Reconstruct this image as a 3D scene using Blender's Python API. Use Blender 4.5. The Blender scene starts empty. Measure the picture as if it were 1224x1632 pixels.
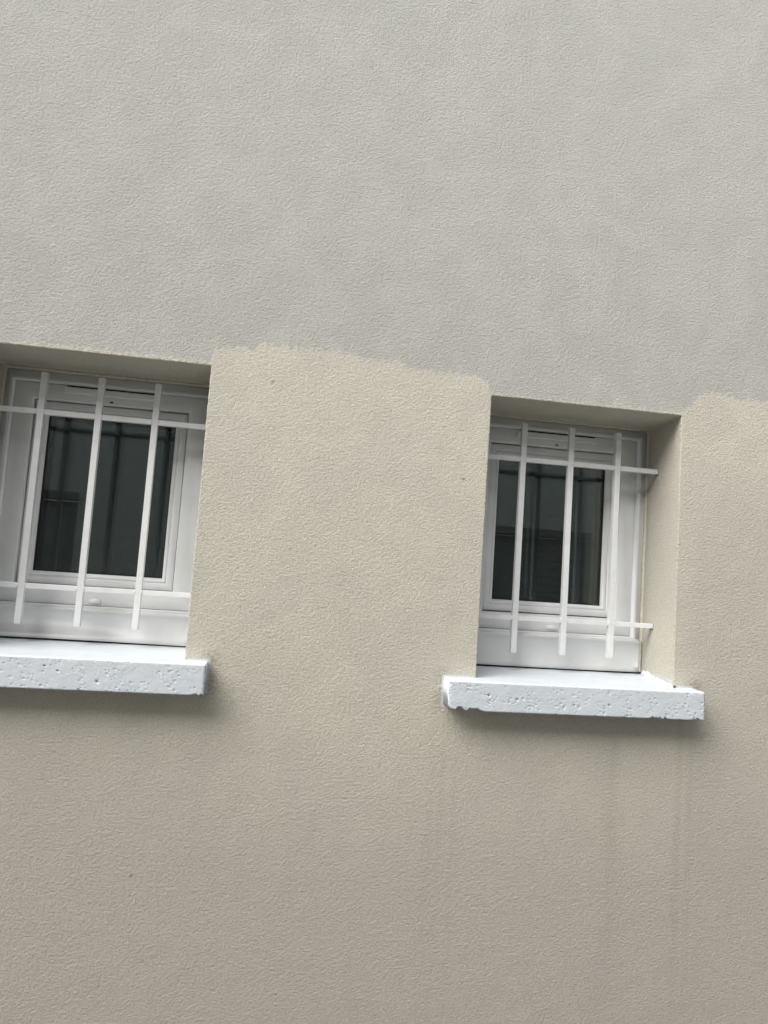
import bpy, bmesh, math, random
import numpy as np
from mathutils import Matrix, Vector

# ------------------------------------------------------------------ camera, sky, sun, exposure
scene = bpy.context.scene
COL = scene.collection
Z0 = 1.96                      # height of the window heads above the ground

cam_data = bpy.data.cameras.new('camera')
cam_data.sensor_fit = 'VERTICAL'
cam_data.sensor_height = 36.0
cam_data.lens = 25.685
cam_data.clip_start = 0.05
cam_data.clip_end = 2000
cam = bpy.data.objects.new('camera', cam_data)
COL.objects.link(cam)
cr = (0.98610538, -0.15184060, 0.06738410)
cu = (-0.07963414, -0.07608983, 0.99391586)
cf = (0.14578954, 0.98547185, 0.08712429)
cam.matrix_world = Matrix(((cr[0], cu[0], -cf[0], -0.44614),
                           (cr[1], cu[1], -cf[1], -1.52432),
                           (cr[2], cu[2], -cf[2], -0.40941 + Z0),
                           (0, 0, 0, 1)))
scene.camera = cam

SUN_DIR = Vector((-0.58, -0.47, 0.76)).normalized()    # towards the sun
world = bpy.data.worlds.new('World')
scene.world = world
world.use_nodes = True
wn, wl = world.node_tree.nodes, world.node_tree.links
wn.clear()
sky = wn.new('ShaderNodeTexSky')
sky.sky_type = 'NISHITA'
sky.sun_disc = False
sky.sun_elevation = math.asin(SUN_DIR.z)
sky.sun_rotation = math.atan2(SUN_DIR.x, SUN_DIR.y)
sky.air_density = 1.0
sky.dust_density = 4.0
sky.ozone_density = 1.0
hs = wn.new('ShaderNodeHueSaturation')
hs.inputs['Saturation'].default_value = 0.22           # grey overcast
bg = wn.new('ShaderNodeBackground')
bg.inputs['Strength'].default_value = 0.13
wo = wn.new('ShaderNodeOutputWorld')
wl.new(sky.outputs[0], hs.inputs['Color'])
wl.new(hs.outputs[0], bg.inputs['Color'])
wl.new(bg.outputs[0], wo.inputs['Surface'])

sun_data = bpy.data.lights.new('sun', 'SUN')
sun_data.energy = 1.5
sun_data.angle = math.radians(55)
sun_data.color = (1.0, 0.97, 0.93)
sun = bpy.data.objects.new('sun', sun_data)
COL.objects.link(sun)
sun.rotation_euler = SUN_DIR.to_track_quat('Z', 'Y').to_euler()
sun.location = (-3, -3, 9)

scene.view_settings.view_transform = 'Standard'
scene.view_settings.look = 'None'
scene.view_settings.gamma = 1.0
scene.view_settings.exposure = 0.79
scene.view_settings.use_curve_mapping = False
scene.cycles.max_bounces = 6
scene.cycles.diffuse_bounces = 3
scene.cycles.use_light_tree = False
scene.cycles.use_adaptive_sampling = True
scene.cycles.adaptive_threshold = 0.01
scene.cycles.transparent_max_bounces = 16

rng = np.random.default_rng(7)
random.seed(7)

# ------------------------------------------------------------------ measures (metres, window heads at z = 0 before Z0)
W, WI, W2 = 0.45, 0.468, 0.4624          # right opening, its inner width, left opening
H = 0.611
LR = -0.6027                             # right edge of the left opening
LL = LR - W2
D = 0.178                                # reveal depth


# ------------------------------------------------------------------ helpers
def link(name, me, mat=None, parent=None, loc=(0, 0, 0), smooth=False):
    o = bpy.data.objects.new(name, me)
    COL.objects.link(o)
    o.location = loc
    if mat is not None and not me.materials:
        me.materials.append(mat)
    if smooth:
        me.polygons.foreach_set('use_smooth', np.ones(len(me.polygons), dtype=bool))
    if parent is not None:
        o.parent = parent
    return o


def mesh_np(name, verts, quads, tris=None):
    me = bpy.data.meshes.new(name)
    verts = np.asarray(verts, dtype=np.float32)
    quads = np.asarray(quads, dtype=np.int32).reshape(-1, 4)
    nq = len(quads)
    me.vertices.add(len(verts))
    me.vertices.foreach_set('co', verts.ravel())
    me.loops.add(nq * 4)
    me.loops.foreach_set('vertex_index', quads.ravel())
    me.polygons.add(nq)
    me.polygons.foreach_set('loop_start', np.arange(0, nq * 4, 4, dtype=np.int32))
    me.update(calc_edges=True)
    me.validate()
    return me


def box_mesh(name, x0, x1, y0, y1, z0, z1, bevel=0.0, seg=2):
    bm = bmesh.new()
    bmesh.ops.create_cube(bm, size=1)
    for v in bm.verts:
        v.co = Vector(((x0 + x1) / 2 + v.co.x * (x1 - x0), (y0 + y1) / 2 + v.co.y * (y1 - y0), (z0 + z1) / 2 + v.co.z * (z1 - z0)))
    if bevel:
        bmesh.ops.bevel(bm, geom=list(bm.edges), offset=bevel, segments=seg, affect='EDGES', profile=0.6)
    me = bpy.data.meshes.new(name)
    bm.to_mesh(me)
    bm.free()
    return me


def ring_mesh(name, x0, x1, z0, z1, prof, top=1.0):
    """moulding of profile (inset, y) run round a rectangle with mitred corners"""
    vs, qs = [], []
    for i, y in prof:
        vs += [(x0 + i, y, z0 + i), (x1 - i, y, z0 + i), (x1 - i, y, z1 - i * top), (x0 + i, y, z1 - i * top)]
    for k in range(len(prof) - 1):
        for c in range(4):
            a, b = k * 4 + c, k * 4 + (c + 1) % 4
            qs.append((a, b, b + 4, a + 4))
    return mesh_np(name, vs, qs)


def tube_mesh(name, pts, rad, n=8, wob=0.0, seed=1):
    r = np.random.default_rng(seed)
    pts = [Vector(p) for p in pts]
    vs, qs = [], []
    for k, p in enumerate(pts):
        d = (pts[min(k + 1, len(pts) - 1)] - pts[max(k - 1, 0)]).normalized()
        a = d.orthogonal().normalized()
        b = d.cross(a)
        R = rad[k] if hasattr(rad, '__len__') else rad
        for j in range(n):
            t = 2 * math.pi * j / n
            q = R * (1 + wob * r.normal())
            vs.append(p + a * math.cos(t) * q + b * math.sin(t) * q)
    for k in range(len(pts) - 1):
        for j in range(n):
            a, b = k * n + j, k * n + (j + 1) % n
            qs.append((a, b, b + n, a + n))
    return mesh_np(name, [tuple(v) for v in vs], qs)


def field(nx, nz, dx, wl_lo, wl_hi, aniso=1.0, seed=0):
    """band-limited noise on a grid, wavelengths between wl_lo and wl_hi metres, unit variance"""
    r = np.random.default_rng(seed)
    w = np.fft.rfft2(r.standard_normal((nx, nz)))
    fx = np.abs(np.fft.fftfreq(nx, dx))[:, None] * aniso
    fz = np.fft.rfftfreq(nz, dx)[None, :]
    f = np.sqrt(fx ** 2 + fz ** 2)
    g = np.exp(-(f * wl_lo) ** 2) * (1 - np.exp(-(f * wl_hi) ** 2))
    h = np.fft.irfft2(w * g, s=(nx, nz))
    return (h - h.mean()) / h.std()


def smooth(a, b, x):
    t = np.clip((x - a) / (b - a), 0, 1)
    return t * t * (3 - 2 * t)


def empty(name, loc):
    o = bpy.data.objects.new(name, None)
    o.empty_display_size = 0.1
    COL.objects.link(o)
    o.location = loc
    return o


def tag(o, label=None, cat=None, group=None, kind=None):
    if label: o['label'] = label
    if cat: o['category'] = cat
    if group: o['group'] = group
    if kind: o['kind'] = kind
    return o


# ------------------------------------------------------------------ materials
def new_mat(name):
    m = bpy.data.materials.new(name)
    m.use_nodes = True
    nt = m.node_tree
    nt.nodes.clear()
    out = nt.nodes.new('ShaderNodeOutputMaterial')
    p = nt.nodes.new('ShaderNodeBsdfPrincipled')
    nt.links.new(p.outputs[0], out.inputs['Surface'])
    return m, nt, p, out


class NT:
    def __init__(self, nt):
        self.nt = nt
        tc = nt.nodes.new('ShaderNodeTexCoord')
        self.obj = tc.outputs['Object']

    def add(self, t, **kw):
        n = self.nt.nodes.new(t)
        for k, v in kw.items(): setattr(n, k, v)
        return n

    def link(self, a, b): self.nt.links.new(a, b)

    def noise(self, scale, detail=3, rough=0.55, vec=None, stretch=None):
        v = vec or self.obj
        if stretch:
            mp = self.add('ShaderNodeMapping')
            mp.inputs['Scale'].default_value = stretch
            self.link(v, mp.inputs['Vector'])
            v = mp.outputs[0]
        n = self.add('ShaderNodeTexNoise')
        n.inputs['Scale'].default_value = scale
        n.inputs['Detail'].default_value = detail
        n.inputs['Roughness'].default_value = rough
        self.link(v, n.inputs['Vector'])
        return n.outputs['Fac']

    def math(self, op, a, b=None, clamp=False):
        n = self.add('ShaderNodeMath', operation=op)
        n.use_clamp = clamp
        for i, s in enumerate((a, b)):
            if s is None: continue
            if isinstance(s, (int, float)): n.inputs[i].default_value = s
            else: self.link(s, n.inputs[i])
        return n.outputs[0]

    def ramp(self, x, a, b, lo=0.0, hi=1.0):
        n = self.add('ShaderNodeMapRange')
        n.interpolation_type = 'SMOOTHSTEP'
        self.link(x, n.inputs['Value'])
        for k, v in zip(('From Min', 'From Max', 'To Min', 'To Max'), (a, b, lo, hi)): n.inputs[k].default_value = v
        return n.outputs['Result']

    def mix(self, fac, a, b, blend='MIX'):
        n = self.add('ShaderNodeMix', data_type='RGBA', blend_type=blend)
        for s, i in ((fac, n.inputs[0]), (a, n.inputs[6]), (b, n.inputs[7])):
            if isinstance(s, (int, float)): i.default_value = s
            elif isinstance(s, tuple): i.default_value = (*s, 1)
            else: self.link(s, i)
        return n.outputs[2]

    def attr(self, name):
        n = self.add('ShaderNodeAttribute')
        n.attribute_name = name
        return n.outputs['Fac']

    def bump(self, h, strength, dist):
        n = self.add('ShaderNodeBump')
        n.inputs['Strength'].default_value = strength
        n.inputs['Distance'].default_value = dist
        self.link(h, n.inputs['Height'])
        return n.outputs[0]


# painted render of the house: old grey coat above, fresh cream coat below a ragged brush edge
M_wall, nt, P, _ = new_mat('painted_render')
n = NT(nt)
mott, mott2 = n.attr('mott'), n.attr('mottb')
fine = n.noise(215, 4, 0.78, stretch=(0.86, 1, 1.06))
grain = n.noise(390, 1, 0.6)
rag = n.noise(140, 2, 0.7)
grey = n.mix(mott, (0.548, 0.547, 0.513), (0.576, 0.573, 0.537))
cream = n.mix(mott, (0.720, 0.684, 0.570), (0.745, 0.708, 0.592))
cream = n.mix(n.math('MULTIPLY', mott2, 0.45), cream, (0.700, 0.655, 0.578))
cream = n.mix(n.math('MULTIPLY', n.attr('pink_falloff'), 0.75), cream, (0.595, 0.552, 0.492))  # lower cream turns pinkish, and darker to paint in the light's falloff
grey = n.mix(n.math('MULTIPLY', mott2, 0.12), grey, (0.530, 0.512, 0.495))
edge = n.math('ADD', n.attr('paint'), n.math('MULTIPLY', n.math('SUBTRACT', rag, 0.5), 0.026))
base = n.mix(n.ramp(edge, -0.004, 0.004), grey, cream)
# dry-brushed cream catching on the grey coat near the join
lap = n.math('MULTIPLY', n.ramp(edge, -0.07, -0.004, 0.0, 1.0), n.ramp(n.math('ADD', n.attr('lap'), rag), 0.95, 1.30, 0, 0.25))
base = n.mix(lap, base, cream)
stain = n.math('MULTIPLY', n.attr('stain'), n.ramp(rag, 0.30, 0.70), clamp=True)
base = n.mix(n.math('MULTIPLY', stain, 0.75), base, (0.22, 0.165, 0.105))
base = n.mix(n.math('MULTIPLY', n.attr('drip'), 0.22), base, (0.30, 0.27, 0.22))
wp = n.math('ADD', n.attr('white'), n.math('MULTIPLY', n.math('SUBTRACT', rag, 0.5), 1.3))
base = n.mix(n.ramp(wp, 0.42, 0.58), base, (0.76, 0.79, 0.81))
base = n.mix(n.math('MULTIPLY', n.attr('speck'), 0.75), base, (0.16, 0.135, 0.10))
base = n.mix(n.ramp(fine, 0.28, 0.60, 0.20, 0.0), base, (0.40, 0.38, 0.33))  # hollows of the relief darkened in the colour to carry its shading
base = n.mix(n.ramp(grain, 0.34, 0.54, 0.42, 0.0), base, (0.36, 0.34, 0.30))
n.link(base, P.inputs['Base Color'])
P.inputs['Roughness'].default_value = 0.88
P.inputs['Specular IOR Level'].default_value = 0.25
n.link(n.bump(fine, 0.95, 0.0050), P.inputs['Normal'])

# white gloss paint on concrete sills
M_sill, nt, P, _ = new_mat('white_painted_concrete')
n = NT(nt)
c = n.mix(n.ramp(n.noise(18, 4, 0.6), 0.35, 0.7), (0.66, 0.71, 0.75), (0.70, 0.745, 0.78))
c = n.mix(n.math('MULTIPLY', n.attr('pit_tone'), 0.8), c, (0.10, 0.095, 0.085))  # darker with the depth of each pit
c = n.mix(n.ramp(n.noise(60, 4, 0.7), 0.68, 0.80, 0, 0.35), c, (0.50, 0.50, 0.48))
n.link(c, P.inputs['Base Color'])
P.inputs['Roughness'].default_value = 0.45
P.inputs['Specular IOR Level'].default_value = 0.35
n.link(n.bump(n.noise(330, 2, 0.6), 0.2, 0.0010), P.inputs['Normal'])

# window plastic
M_pvc, nt, P, _ = new_mat('white_window_plastic')
n = NT(nt)
c = n.mix(n.ramp(n.noise(9, 4, 0.6), 0.35, 0.72), (0.76, 0.775, 0.78), (0.71, 0.72, 0.715))
c = n.mix(n.ramp(n.noise(120, 3, 0.7, stretch=(1, 1, 0.12)), 0.62, 0.80, 0, 0.25), c, (0.52, 0.50, 0.46))
n.link(c, P.inputs['Base Color'])
P.inputs['Roughness'].default_value = 0.33
P.inputs['Specular IOR Level'].default_value = 0.4

# enamel of the grille
M_bar, nt, P, _ = new_mat('white_enamel')
n = NT(nt)
c = n.mix(n.ramp(n.noise(30, 4, 0.65), 0.40, 0.72), (0.79, 0.80, 0.80), (0.72, 0.725, 0.72))
c = n.mix(n.ramp(n.noise(75, 4, 0.7), 0.66, 0.78, 0, 0.45), c, (0.45, 0.43, 0.40))
n.link(c, P.inputs['Base Color'])
P.inputs['Roughness'].default_value = 0.38
n.link(n.bump(n.noise(150, 3, 0.5), 0.25, 0.0012), P.inputs['Normal'])


def plain(name, col, rough=0.8, var=0.15, scale=40, bumpd=0.0, spec=0.3):
    m, nt, P, _ = new_mat(name)
    n = NT(nt)
    nz = n.noise(scale, 4, 0.6)
    c = n.mix(n.ramp(nz, 0.3, 0.7), tuple(v * (1 - var) for v in col), tuple(min(1, v * (1 + var)) for v in col))
    n.link(c, P.inputs['Base Color'])
    P.inputs['Roughness'].default_value = rough
    P.inputs['Specular IOR Level'].default_value = spec
    if bumpd: n.link(n.bump(nz, 0.8, bumpd), P.inputs['Normal'])
    return m


M_caulk = plain('cream_sealant', (0.60, 0.555, 0.45), 0.7, 0.12, 90, 0.001)
M_end_shade = plain('dark_end_shade', (0.23, 0.20, 0.155), 0.9, 0.35, 160, 0.001)  # dark brown for the painted gap shade at the bar ends
M_gasket = plain('black_gasket', (0.018, 0.018, 0.02), 0.6)
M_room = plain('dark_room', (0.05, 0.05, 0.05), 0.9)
M_dot = plain('dark_hole', (0.03, 0.028, 0.026), 0.8)
M_white = plain('white_filler', (0.78, 0.79, 0.79), 0.7, 0.06, 120, 0.002)
M_roof = plain('roof_felt', (0.07, 0.065, 0.06), 0.9, 0.2, 8)
M_ground = plain('alley_concrete', (0.24, 0.235, 0.225), 0.92, 0.3, 60, 0.004)
M_opp = plain('rough_plaster', (0.78, 0.79, 0.77), 0.95, 0.14, 60, 0.03)
M_shut = plain('grey_shutter', (0.34, 0.345, 0.35), 0.6, 0.06, 12)
M_coping = plain('grey_coping', (0.30, 0.30, 0.29), 0.85, 0.15, 20, 0.003)

M_glass = bpy.data.materials.new('window_glass')
M_glass.use_nodes = True
nt = M_glass.node_tree
nt.nodes.clear()
out = nt.nodes.new('ShaderNodeOutputMaterial')
mx = nt.nodes.new('ShaderNodeMixShader')
fr = nt.nodes.new('ShaderNodeFresnel')
fr.inputs['IOR'].default_value = 1.62
tr = nt.nodes.new('ShaderNodeBsdfTransparent')
tr.inputs['Color'].default_value = (0.86, 0.90, 0.89, 1)
gl = nt.nodes.new('ShaderNodeBsdfGlossy')
gl.inputs['Roughness'].default_value = 0.004
gl.inputs['Color'].default_value = (0.90, 0.97, 1.0, 1)
nt.links.new(fr.outputs[0], mx.inputs[0])
nt.links.new(tr.outputs[0], mx.inputs[1])
nt.links.new(gl.outputs[0], mx.inputs[2])
nt.links.new(mx.outputs[0], out.inputs['Surface'])

# ------------------------------------------------------------------ ground
g = link('ground', mesh_np('ground', [(-150, -150, 0), (150, -150, 0), (150, 150, 0), (-150, 150, 0)], [(0, 1, 2, 3)]), M_ground)
tag(g, kind='structure')

# ------------------------------------------------------------------ the house
house = empty('house', (0, 0, 0))
tag(house, 'rendered house wall, grey paint above and fresh cream paint below, with two small barred windows', 'house')

# wall face: a fine height field of trowelled render with the two openings left out
S = 0.0029
X0, X1, ZB, ZT = -1.50, 1.08, -1.56, 1.32
nx, nz = int((X1 - X0) / S) + 1, int((ZT - ZB) / S) + 1
nx, nz = nx + nx % 2, nz + nz % 2
xs, zs = np.linspace(X0, X1, nx), np.linspace(ZB, ZT, nz)
ZOB = -H - 0.03                                        # openings run down behind the sills


def snap(a, v):
    i = int(np.argmin(np.abs(a - v)))
    a[i] = v
    return i


i_ll, i_lr, i_rl, i_rr = snap(xs, LL), snap(xs, LR), snap(xs, 0.0), snap(xs, W)
j_t, j_b = snap(zs, 0.0), snap(zs, ZOB)
XX, ZZ = np.meshgrid(xs, zs, indexing='ij')
h = field(nx, nz, S, 0.0040, 0.0110, 0.75, 1)
h2 = field(nx, nz, S, 0.0080, 0.022, 0.7, 2)
h3 = field(nx, nz, S, 0.06, 0.30, 1.0, 3)
h = np.tanh(h * 0.8) + 0.25 * np.clip(h, 0, None)
relief = 0.00012 * h + 0.00013 * h2 + 0.00010 * h3
jx = 0.00045 * field(nx, nz, S, 0.0055, 0.030, 1, 4)
jz = 0.00045 * field(nx, nz, S, 0.0055, 0.030, 1, 5)
# fade to a flat rim where the fine patch meets the plain wall
rim = np.minimum.reduce([XX - X0, X1 - XX, ZZ - ZB, ZT - ZZ])
relief = relief * smooth(0, 0.03, rim)
jx = jx * smooth(0, 0.03, rim)
jz = jz * smooth(0, 0.03, rim)
V = np.stack([XX + jx, -relief, ZZ + jz], -1)

ids = np.arange(nx * nz).reshape(nx, nz)
Q = np.stack([ids[:-1, :-1], ids[1:, :-1], ids[1:, 1:], ids[:-1, 1:]], -1)
hole = np.zeros((nx - 1, nz - 1), bool)
hole[i_ll:i_lr, j_b:j_t] = True
hole[i_rl:i_rr, j_b:j_t] = True
Q = Q[~hole].reshape(-1, 4)
verts = [V.reshape(-1, 3)]
quads = [Q]
count = nx * nz


def reveal(i0, i1, xin0, xin1):
    """splayed smooth reveal: sides and head of an opening, run back from its rough edge"""
    global count
    path = [(i0, j) for j in range(j_b, j_t)] + [(i, j_t) for i in range(i0, i1)] + [(i1, j) for j in range(j_t, j_b - 1, -1)]
    front = np.array([V[a, b] for a, b in path])
    fi = np.array([ids[a, b] for a, b in path])
    fx = np.array([xs[a] for a, b in path])
    fz = np.array([zs[b] for a, b in path])
    t = (fx - xs[i0]) / (xs[i1] - xs[i0])
    bx = xin0 + t * (xin1 - xin0)
    rows = [0.0025, 0.006, 0.012, 0.022, 0.036, 0.055, 0.08, 0.11, 0.14, 0.17, 0.21]
    wig = field(len(path) + len(path) % 2, 12, S, 0.01, 0.06, 1, i0 + 1)[:len(path)]
    prev = fi
    for k, y in enumerate(rows):
        s = y / D
        rough = math.exp(-y / 0.006)
        px = fx + (bx - fx) * s + (front[:, 0] - fx) * rough
        pz = fz + (front[:, 2] - fz) * rough + 0.002 * s * (fz > -1e-6)
        off = 0.0 * wig[:, k]
        side = np.where(fz < -1e-6, np.where(t < 0.5, 1.0, -1.0), 0.0)
        px = px + side * off
        pz = pz + np.where(side == 0, off, 0)
        row = np.stack([px, np.full_like(px, y), pz], -1)
        verts.append(row)
        cur = count + np.arange(len(path))
        count += len(path)
        quads.append(np.stack([prev[1:], prev[:-1], cur[:-1], cur[1:]], -1))
        prev = cur


reveal(i_ll, i_lr, LL, LR)
reveal(i_rl, i_rr, 0.0, WI)
# plain wall round the fine patch
bx0, bx1, bz0, bz1 = -9.0, 12.0, -Z0 - 0.05, 1.5
for (a0, a1, c0, c1) in ((bx0, X0, bz0, bz1), (X1, bx1, bz0, bz1), (X0, X1, bz0, ZB), (X0, X1, ZT, bz1)):
    verts.append(np.array([(a0, 0, c0), (a1, 0, c0), (a1, 0, c1), (a0, 0, c1)]))
    quads.append(np.array([[count, count + 1, count + 2, count + 3]]))
    count += 4
VA = np.concatenate(verts)
used = np.zeros(len(VA), bool)
QA = np.concatenate(quads)
used[QA.ravel()] = True
remap = np.cumsum(used) - 1
VA, QA = VA[used], remap[QA]
wall_me = mesh_np('wall', VA, QA)

# where the two coats of paint, the stains and the spilled white paint lie
BX = [-9, -1.244, -1.0151, -0.8969, -0.7749, -0.6499, -0.6060, -0.5985, -0.551, -0.5172, -0.5091, -0.4158, -0.3346, -0.2919, -0.2086,
      -0.1816, -0.1008, -0.03, -0.0123, 0.0004, 0.1686, 0.3176, 0.4475, 0.4763, 0.485, 0.5018, 0.5331, 0.5537, 0.5887, 0.6654, 0.9556, 12]
BZ = [0.0, 0.002, 0.004, 0.0097, 0.0094, 0.0085, 0.008, 0.0367, 0.0458, 0.0443, 0.0574, 0.0573, 0.0612, 0.0509, 0.052, 0.0397, 0.0403,
      0.0396, 0.0275, 0.006, 0.005, 0.007, 0.0096, 0.0287, 0.0472, 0.0592, 0.064, 0.0588, 0.0536, 0.0571, 0.062, 0.06]
x, y, z = VA[:, 0], VA[:, 1], VA[:, 2]
edge_n = np.interp(x, np.linspace(-1.6, 1.2, 1400), 0.0030 * field(1400, 2, 0.002, 0.008, 0.05, 1, 36)[:, 0])
edge_n = edge_n * np.where((np.interp(x, BX, BZ) < 0.03), 0.4, 1.0)
paint = np.clip(np.interp(x, BX, BZ) + edge_n - z, -0.2, 0.2)
paint[y > 0.004] = 0.2


def attr(me, name, vals):
    a = me.attributes.new(name, 'FLOAT', 'POINT')
    a.data.foreach_set('value', np.asarray(vals, dtype=np.float32))


ZS = -H                                              # sill tops
sills = [(LL - 0.06, LR + 0.0465, ZS + 0.008), (-0.0701, W + 0.0459, ZS)]
TH, PROJ = 0.0608, 0.0519
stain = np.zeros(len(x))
white = np.zeros(len(x))
drip = np.zeros(len(x))
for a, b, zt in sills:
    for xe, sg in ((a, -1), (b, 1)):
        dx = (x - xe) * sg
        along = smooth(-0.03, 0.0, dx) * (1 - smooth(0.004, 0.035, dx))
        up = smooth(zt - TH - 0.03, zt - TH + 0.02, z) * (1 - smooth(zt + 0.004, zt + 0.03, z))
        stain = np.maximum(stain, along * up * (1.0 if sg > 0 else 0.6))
        # run-off streaks below the sill ends
        drip = np.maximum(drip, (0.25 if a < -0.5 else 1.0) * np.exp(-((x - xe + 0.012 * sg + 0.004 * np.sin(z * 17)) / (0.016 + 0.03 * np.clip(zt - z, 0, 1))) ** 2) * smooth(zt - 0.95, zt - 0.15, z) * (z < zt - 0.03))
    dz = np.abs(z - zt)
    nearx = np.maximum(np.maximum(a - x, x - b), 0)
    white = np.maximum(white, (1 - smooth(0.001, 0.0075, np.hypot(dz, nearx))) * (y < 0.02))
    nearz = np.maximum(np.maximum(z - zt, zt - TH - z), 0)
    nx_ = np.minimum(np.abs(x - a), np.abs(x - b))
    white = np.maximum(white, (1 - smooth(0.001, 0.0055, np.hypot(nearz, nx_))) * (y < 0.02))
    # white dabbed up the foot of the reveals
    white = np.maximum(white, (y > 0.003) * (1 - smooth(0.003, 0.010 + 0.05 * np.clip(y, 0, 0.2), z - zt)))
drip = np.maximum(drip, 0.8 * np.exp(-((x - 0.315 + 0.006 * np.sin(z * 13)) / 0.03) ** 2) * smooth(-1.5, -0.90, z) * (z < -0.72))
lowfield = np.sin(x * 2.3 + 1.1) * 0.10 + np.sin(x * 5.1 + z * 2.0) * 0.05
pink_falloff = smooth(-0.62, -1.02, z + lowfield) + 0.4 * smooth(0.475, 0.515, x) * smooth(-0.17, -0.20, z + 0.02 * np.sin(x * 40))  # painted falloff down the wall, plus a pinkish patch at the right
def coarse(seed, lo, hi):
    """slow noise sampled on the wall's vertices"""
    g_ = field(256, 256, 0.0125, lo, hi, 1, seed)
    u = np.clip((x + 1.6) / 0.0125, 0, 254.9)
    v = np.clip((z + 1.6) / 0.0125, 0, 254.9)
    a, b = u.astype(int), v.astype(int)
    u, v = u - a, v - b
    return (g_[a, b] * (1 - u) + g_[a + 1, b] * u) * (1 - v) + (g_[a, b + 1] * (1 - u) + g_[a + 1, b + 1] * u) * v


attr(wall_me, 'mott', smooth(-1, 1, coarse(31, 0.09, 0.5)))
attr(wall_me, 'mottb', smooth(-0.1, 0.5, coarse(32, 0.16, 0.9)))
attr(wall_me, 'lap', np.clip(0.5 + 0.25 * coarse(33, 0.025, 0.10), 0, 1))
streak = np.interp(x, np.linspace(-1.6, 1.2, 700), np.clip(0.5 + 0.45 * field(700, 2, 0.004, 0.022, 0.09, 1, 34)[:, 0], 0, 1))
drip = drip * streak
speck = np.zeros(len(x))
sr = np.random.default_rng(77)
for sx_, sz_, rr_ in [(-0.052, -0.19, 0.0026), (-0.475, -0.02, 0.0024), (-0.667, -1.02, 0.0026), (0.1, 0.52, 0.0016)] + [
        (sr.uniform(-1.05, 0.68), sr.uniform(-1.25, 0.95), sr.uniform(0.0010, 0.0018)) for _ in range(14)]:
    speck = np.maximum(speck, (1 - smooth(rr_ * 0.6, rr_ * 1.5, np.hypot((x - sx_) * 0.8, z - sz_))) * (y < 0.005))
attr(wall_me, 'speck', speck)
attr(wall_me, 'paint', paint)
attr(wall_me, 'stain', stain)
attr(wall_me, 'white', np.clip(white, 0, 1))
attr(wall_me, 'drip', np.clip(drip, 0, 1))
attr(wall_me, 'pink_falloff', np.clip(pink_falloff, 0, 1))
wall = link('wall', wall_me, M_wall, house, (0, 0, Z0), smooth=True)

# the body of the house behind the face
body = link('side_wall', box_mesh('side_wall', bx0, bx1, 1.6, 6.0, 0.0, Z0 + bz1, 0.0), M_opp, house)
for nm, a in (('end_wall', bx0), ('end_wall', bx1 - 0.2)):
    link(nm, box_mesh(nm, a, a + 0.2, 0.003, 1.597, 0.0, Z0 + bz1), M_opp, house)
link('roof', box_mesh('roof', bx0 - 0.1, bx1 + 0.1, -0.06, 6.2, Z0 + bz1 + 0.003, Z0 + bz1 + 0.12, 0.01), M_roof, house)


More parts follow.
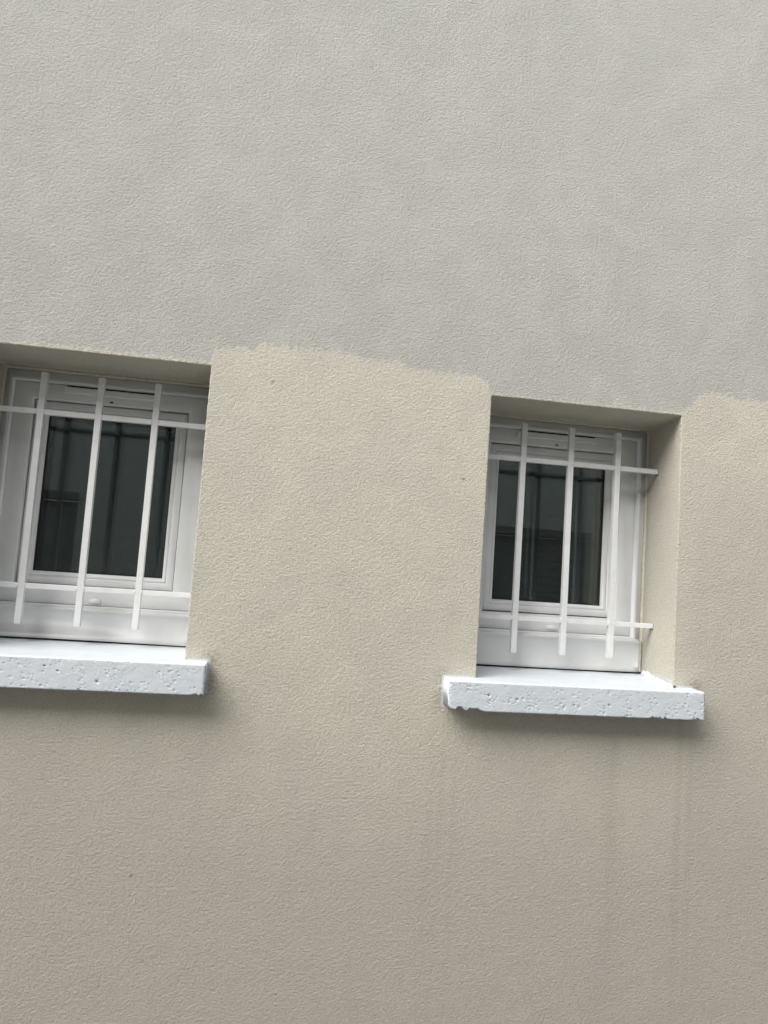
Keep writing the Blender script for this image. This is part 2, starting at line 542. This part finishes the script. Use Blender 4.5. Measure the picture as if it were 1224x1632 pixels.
# ------------------------------------------------------------------ sills
def make_sill(x0, x1, zt, seed, chip):
    """cast concrete sill: blow-holes and worn arrises on the front, top falling outwards"""
    r = np.random.default_rng(seed)
    ds = 0.0014
    nxs = int((x1 - x0) / ds)
    nxs += nxs % 2
    xs_ = np.linspace(x0, x1, nxs)
    prof = []                                       # (y, z, front weight)
    for yy in (0.26, 0.19, 0.15, 0.10, 0.06, 0.03, 0.0, -0.02, -0.035, -0.043):
        prof.append((yy, zt + 0.030 * max(yy, 0) + 0.02 * min(yy, 0) * 0.5, 0.0))
    nf = 46
    zf0 = zt - 0.0005
    arr = 0.0022
    for k in range(nf):
        t = k / (nf - 1)
        zz = zf0 - 0.0008 - t * (TH - 0.0016)
        e = min(t, 1 - t) * TH
        yy = -PROJ + (arr - math.sqrt(max(arr ** 2 - (arr - min(e, arr)) ** 2, 0))) * 0.6
        prof.append((yy, zz, 1.0))
    for yy in (-PROJ + 0.006, -PROJ + 0.02, -0.01, 0.03, 0.10, 0.26):
        prof.append((yy, zt - TH, 0.0))
    prof = np.array(prof)
    npf = len(prof)
    PX = np.repeat(xs_[:, None], npf, 1)
    PY = np.repeat(prof[None, :, 0], nxs, 0).copy()
    PZ = np.repeat(prof[None, :, 1], nxs, 0).copy()
    fw = np.repeat(prof[None, :, 2], nxs, 0)
    # blow-holes: craters in clusters on the face
    pit = np.zeros_like(PX)
    lx = x1 - x0
    dens = field(nxs, nf + nf % 2, ds, 0.03, 0.15, 1, seed + 9)
    cents = []
    while len(cents) < 300:
        px, pt = r.uniform(0, 1), r.uniform(0.02, 0.98)
        if dens[int(px * (nxs - 1)), int(pt * (nf - 1))] > r.normal(0.35, 0.7):
            cents.append((x0 + px * lx, zf0 - pt * TH, 0.0008 + r.exponential(0.00035), r.uniform(0.0007, 0.0018)))
    for k in range(4):
        cents.append((r.uniform(x0 + 0.02, x1 - 0.02), zf0 - r.uniform(0.15, 0.85) * TH, r.uniform(0.0014, 0.0026), 0.0032))
    for cx, cz, rad, dep in cents:
        a, b = np.searchsorted(xs_, (cx - 3 * rad, cx + 3 * rad))
        if b <= a: continue
        asp = 1.0 + 0.8 * ((cx * 977) % 1)
        q = np.exp(-(((PX[a:b] - cx) / (rad * asp)) ** 2 + ((PZ[a:b] - cz + 0.35 * (PX[a:b] - cx)) / rad) ** 2) ** 1.6)
        pit[a:b] = np.maximum(pit[a:b], dep * q)
    n1 = field(nxs, npf + npf % 2, ds, 0.004, 0.02, 1, seed + 1)[:, :npf]
    n2 = field(nxs, npf + npf % 2, ds, 0.02, 0.12, 1, seed + 2)[:, :npf]
    PY = PY + fw * (pit + 0.00007 * n1 + 0.00008 * n2)
    topw = (1 - fw) * (PZ > zt - 0.03)
    PZ = PZ + topw * 0.00008 * n2
    # broken lower arris
    wv = field(nxs, 2, ds, 0.008, 0.03, 1, seed + 3)[:, 0]
    wv2 = field(nxs, 2, ds, 0.010, 0.05, 1, seed + 4)[:, 0]
    up = np.clip(0.0005 * wv + 0.0004 * wv2 - 0.0005, 0, None)
    for c0, c1, amp in chip:
        m = smooth(c0 - 0.006, c0 + 0.006, xs_) * (1 - smooth(c1 - 0.01, c1 + 0.004, xs_))
        up = np.maximum(up, m * (amp * (0.7 + 0.25 * wv2) + 0.0008 * wv))
    up = np.clip(up, 0, 0.02)[:, None]
    low = smooth(zt - TH * 0.45, zt - TH, PZ)
    PZ = PZ + up * low * (PY < 0.02)
    # top arris a little uneven, ends worn in
    PZ = PZ - (np.clip(0.0004 * wv, 0, None))[:, None] * fw * (1 - smooth(0, 0.006, zt - PZ))
    endn = 0.0006 * field(2, npf + npf % 2, ds, 0.003, 0.012, 1, seed + 5)[0, :npf]
    endr = np.clip(endn, -0.001, 0.0022)
    e0, e1 = (1 - smooth(0, 0.006, xs_ - x0))[:, None], (1 - smooth(0, 0.006, x1 - xs_))[:, None]
    PX = PX + e0 * (0.001 + endr[None]) - e1 * (0.001 + endr[None, ::-1])
    PY = PY + fw * (np.exp(-(xs_ - x0) / 0.0016) + np.exp(-(x1 - xs_) / 0.0016))[:, None] * 0.0016
    vv = np.stack([PX, PY, PZ], -1).reshape(-1, 3)
    idx = np.arange(nxs * npf).reshape(nxs, npf)
    qq = np.stack([idx[:-1, :-1], idx[:-1, 1:], idx[1:, 1:], idx[1:, :-1]], -1).reshape(-1, 4)
    # end faces, as strips between top/front and bottom
    vs, qs = [vv], [qq]
    cnt = len(vv)
    half = npf // 2
    for col, flip in ((0, False), (nxs - 1, True)):
        a = idx[col, :half]
        b = idx[col, npf - 1:npf - 1 - half:-1]
        st = np.stack([a[:-1], a[1:], b[1:], b[:-1]], -1)
        qs.append(st[:, ::-1] if not flip else st)
    me = mesh_np('window_sill', np.concatenate(vs), np.concatenate(qs))
    attr(me, 'pit_tone', np.clip((pit / 0.0042).ravel() ** 1.6 * 0.8, 0, 1) * fw.ravel())
    return me


for k, (a, b, zt) in enumerate(sills):
    chip = [(b - 0.022, b + 0.02, 0.0030)] if k == 0 else [(a - 0.02, a + 0.075, 0.0070), (b - 0.125, b - 0.085, 0.0035), (b - 0.028, b - 0.004, 0.0035)]
    o = link('window_sill', make_sill(a, b, zt, 11 + 20 * k, chip), M_sill, house, (0, 0, Z0), smooth=True)
    tag(o, ('pitted white concrete sill cut off by the left edge of the photo', 'pitted white concrete sill with a broken lower left corner')[k])

# white filler smeared in the corner of the right sill and reveal
pts, rad = [], []
for k in range(44):
    t = k / 43
    pts.append((WI - 0.001 - (WI - W) * t + 0.0012 * math.sin(9 * t), D - 0.015 - (D - 0.005) * t, ZS + 0.030 * max(D - 0.015 - D * t, 0) + 0.0015))
    rad.append(0.0035 + 0.0065 * math.exp(-((t - 0.12) / 0.16) ** 2) + 0.0015 * math.sin(23 * t) ** 2)
link('filler_bead', tube_mesh('filler_bead', pts, rad, 9, 0.22, 5), M_white, house, (0, 0, Z0), smooth=True)

# ------------------------------------------------------------------ windows
RL, RR, RT, SS = 0.0146, 0.4502, -0.0198, 0.0477
RB = -0.5245
GLASS_IN = 0.0286


def make_window(ox, xin0, xin1, dz, zb, label, seed):
    r = random.Random(seed)
    base = (ox, 0, Z0 + dz)
    fr = ring_mesh('window', RL, RR, RB, RT, [(-0.07, 0.30), (-0.07, 0.184), (-0.0012, 0.184), (-0.0012, 0.1775), (-0.0004, 0.1768), (0.0058, 0.1768),
        (0.0068, 0.1776), (0.0068, 0.1960), (0.0082, 0.1960), (0.0082, 0.1908), (0.0090, 0.1900), (0.0455, 0.1900), (0.0470, 0.1912), (0.0477, 0.1935), (0.0477, 0.25)], 0.895)
    w = link('window', fr, M_pvc, house, base)
    tag(w, label)
    sx0, sx1, sz0, sz1 = RL + SS + 0.0026, RR - SS - 0.0026, RB + SS + 0.0026, RT - SS * 0.895 - 0.0028
    link('sash', ring_mesh('sash', sx0, sx1, sz0, sz1, [(0.0, 0.25), (0.0, 0.2035), (0.0012, 0.2022), (0.0135, 0.2022), (0.0150, 0.2032), (0.0156, 0.2062),
        (0.0166, 0.2062), (0.0174, 0.2050), (0.0215, 0.2062), (0.0262, 0.2140), (0.0270, 0.2200), (0.0270, 0.25)]), M_pvc, w)
    link('gasket', ring_mesh('gasket', sx0, sx1, sz0, sz1, [(0.0255, 0.235), (0.0255, 0.2178), (0.0285, 0.2195), (0.0290, 0.235)]), M_gasket, w)
    for yy in (0.2225, 0.2440):
        link('pane', box_mesh('pane', sx0 + 0.024, sx1 - 0.024, yy, yy + 0.004, sz0 + 0.024, sz1 - 0.024), M_glass, w)
    link('spacer', ring_mesh('spacer', sx0, sx1, sz0, sz1, [(0.024, 0.2268), (0.031, 0.2268), (0.031, 0.2438), (0.024, 0.2438)]), M_gasket, w)
    # bottom board with its folded upper edge, set forward of the frame
    x0, x1 = -0.012, xin1 - ox - 0.009
    prof = [(0.200, -0.5205), (0.1760, -0.5225), (0.1725, -0.5238), (0.1712, -0.5262), (0.1712, -0.5300), (0.1722, -0.5312), (0.1722, zb + 0.0128), (0.1716, zb + 0.0122),
            (0.1716, zb + 0.0013), (0.1730, zb), (0.20, zb)]
    nseg = 26
    vs, qs = [], []
    for i in range(nseg + 1):
        t = i / nseg
        bow = 0.0012 * math.sin(t * math.pi * 1.3 + seed) * 1.0
        for (yy, zz) in prof:
            lift = (0.0012 * math.sin(t * 3.0 + seed * 0.7)) if zz < -0.58 else 0
            vs.append((x0 + t * (x1 - x0), yy + (bow if zz < -0.524 else 0), zz + lift))
    m = len(prof)
    for i in range(nseg):
        for j in range(m - 1):
            qs.append((i * m + j, i * m + j + 1, (i + 1) * m + j + 1, (i + 1) * m + j))
    for i in (0, nseg):
        for j in range(m // 2 - 1):
            qs.append((i * m + j, i * m + j + 1, i * m + m - 2 - j, i * m + m - 1 - j))
    link('bottom_board', mesh_np('bottom_board', vs, qs), M_pvc, w)
    link('gap_shade_strip', box_mesh('gap_shade_strip', x0, x1, 0.1765, 0.183, zb - 0.012, zb + 0.004), M_gasket, w)  # black strip standing in for the shade in the gap under the board
    # slotted air vent let into the head, with dark mouth
    vx0, vx1 = 0.125, 0.335
    link('air_vent', box_mesh('air_vent', vx0, vx1, 0.1835, 0.1925, -0.0455, -0.0310, 0.0035, 3), M_pvc, w)
    link('vent_slot', box_mesh('vent_slot', vx0 + 0.006, vx1 - 0.006, 0.1885, 0.1935, -0.0306, -0.0272, 0.0008), M_dot, w)
    # drainage cap and screw hole
    bm = bmesh.new()
    bmesh.ops.create_uvsphere(bm, u_segments=16, v_segments=8, radius=1)
    for v in bm.verts:
        v.co = Vector((0.238 + v.co.x * 0.0135, 0.1900 + v.co.y * 0.007, -0.5075 + max(v.co.z, -0.55) * 0.0075))
    me = bpy.data.meshes.new('drain_cap')
    bm.to_mesh(me)
    bm.free()
    link('drain_cap', me, M_pvc, w, smooth=True)
    link('screw_hole', box_mesh('screw_hole', 0.2265, 0.2335, 0.1888, 0.1905, -0.0585, -0.0550, 0.0006), M_dot, w)
    # cream sealant between reveal and frame
    for a, b in (((xin0 - ox, 0.181, -0.60), (xin0 - ox, 0.181, 0.002)), ((xin0 - ox, 0.181, 0.002), (xin1 - ox, 0.181, 0.002)), ((xin1 - ox, 0.181, 0.002), (xin1 - ox, 0.181, -0.60))):
        p_ = [tuple(a[c] + (b[c] - a[c]) * k / 40 for c in range(3)) for k in range(41)]
        link('sealant', tube_mesh('sealant', p_, [0.0042 + 0.0010 * r.random() for _ in p_], 8, 0.10, seed), M_caulk, w, smooth=True)
    link('sealant', tube_mesh('sealant', [(xin1 - ox - 0.005, 0.176, -0.527 - 0.073 * k / 12) for k in range(13)], 0.0042, 8, 0.10, seed + 3), M_caulk, w, smooth=True)
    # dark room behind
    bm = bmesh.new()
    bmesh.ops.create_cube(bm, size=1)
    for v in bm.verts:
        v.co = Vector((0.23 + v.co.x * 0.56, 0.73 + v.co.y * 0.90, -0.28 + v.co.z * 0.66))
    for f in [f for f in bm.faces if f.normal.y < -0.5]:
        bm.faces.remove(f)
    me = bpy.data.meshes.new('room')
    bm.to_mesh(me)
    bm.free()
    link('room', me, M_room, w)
    return w


make_window(LL, LL, LR, -0.002, -0.5925, 'white framed window with small dark pane above the sill cut off by the photo edge', 1)
make_window(0.0, 0.0, WI, 0.0, -0.6010, 'white framed window with small dark pane beside the visible cream reveal', 4)


# ------------------------------------------------------------------ grilles
def make_grille(ox, bars, x0, x1, dz, label, seed):
    r = random.Random(seed)
    gx = ox + W / 2
    gz = Z0 + dz - 0.5654
    e = empty('window_grille', (gx, 0.1202, gz))
    tag(e, label, 'window grille', 'white window grilles')
    hb, hc = 0.0066, 0.0056
    up = box_mesh('upright_bar', -hb, hb, -hb, hb, 0, 0.5384, 0.0011, 2)
    for k, bx in enumerate(bars):
        o = link('upright_bar', up, M_bar, e, (ox + bx - gx, 0, 0))
        o.rotation_euler = (r.uniform(-0.003, 0.003), r.uniform(-0.002, 0.002), r.uniform(-0.02, 0.02))
    cross = box_mesh('cross_bar', x0 - gx - 0.02, x1 - gx + 0.03, -hc, hc, -hc, hc, 0.0010, 2)
    for zz in (-0.1134, -0.4851):
        link('cross_bar', cross, M_bar, e, (0, 0, zz + 0.5654))
    for xe, sg in ((x0, 1), (x1, -1)):
        so = box_mesh('bar_end_shade', xe - gx - 0.012, xe - gx + 0.0006, -0.0085, 0.0085, -0.0095, 0.0065, 0.002)
        if sg < 0:
            so = box_mesh('bar_end_shade', xe - gx - 0.0006 - (WI - W) * 0.36, xe - gx + 0.012, -0.0085, 0.0085, -0.0095, 0.0065, 0.002)
        for zz in (-0.1134, -0.4851):
            link('bar_end_shade', so, M_end_shade, e, (0, 0, zz + 0.5654))  # dark collar paints the gap and shade where the bar enters the reveal
    # weld beads where bars cross
    bm = bmesh.new()
    bmesh.ops.create_icosphere(bm, subdivisions=2, radius=1)
    for v in bm.verts:
        v.co = Vector((v.co.x * 0.0022, v.co.y * 0.003, v.co.z * 0.0052))
    wm = bpy.data.meshes.new('weld')
    bm.to_mesh(wm)
    bm.free()
    for bx in bars:
        for zz in (-0.1134, -0.4851):
            for s in (-1, 1):
                link('weld', wm, M_bar, e, (ox + bx - gx + s * 0.0070, -0.0045, zz + 0.5654))
    return e


make_grille(LL, (0.1034, 0.2222, 0.3408), LL, LR, 0.0053, 'white three-bar window grille cut off at the left edge of the photo', 3)
make_grille(0.0, (0.1192, 0.2384, 0.3564), 0.0, WI, 0.0, 'white three-bar window grille in the right opening, its cross bars running into the cream reveal', 8)

# ------------------------------------------------------------------ the house across the alley (seen only in the panes)
OY, OH = -3.0, 3.75
opp = empty('opposite_house', (0, OY, 0))
tag(opp, 'rough plastered house across the alley, mirrored darkly in the window panes', 'house')
sh = [(-3.3, -1.72), (1.05, 2.9)]
zs0, zs1 = 0.75, 1.96
parts = [(-9, -3.3), (-1.72, 1.05), (2.9, 12)]
for a, b in parts:
    link('wall', box_mesh('wall', a, b, -0.30, 0, 0, OH), M_opp, opp)
for a, b in sh:
    link('wall', box_mesh('wall', a + 0.002, b - 0.002, -0.30, -0.002, zs1, OH - 0.002), M_opp, opp)
    link('wall', box_mesh('wall', a + 0.002, b - 0.002, -0.30, -0.002, 0, zs0), M_opp, opp)
    link('shutter_box', box_mesh('shutter_box', a + 0.004, b - 0.004, -0.12, 0.015, zs1 - 0.055, zs1 - 0.002, 0.006), M_coping, opp)
    slat = box_mesh('slat', a + 0.01, b - 0.01, -0.085, -0.065, 0, 0.0545, 0.004, 2)
    k, z_ = 0, zs1 - 0.115
    while z_ > zs0:
        link('slat', slat, M_shut, opp, (0, 0, z_))
        z_ -= 0.056
link('coping', box_mesh('coping', -9.05, 12.05, -0.36, 0.06, OH + 0.002, OH + 0.07, 0.008), M_coping, opp)
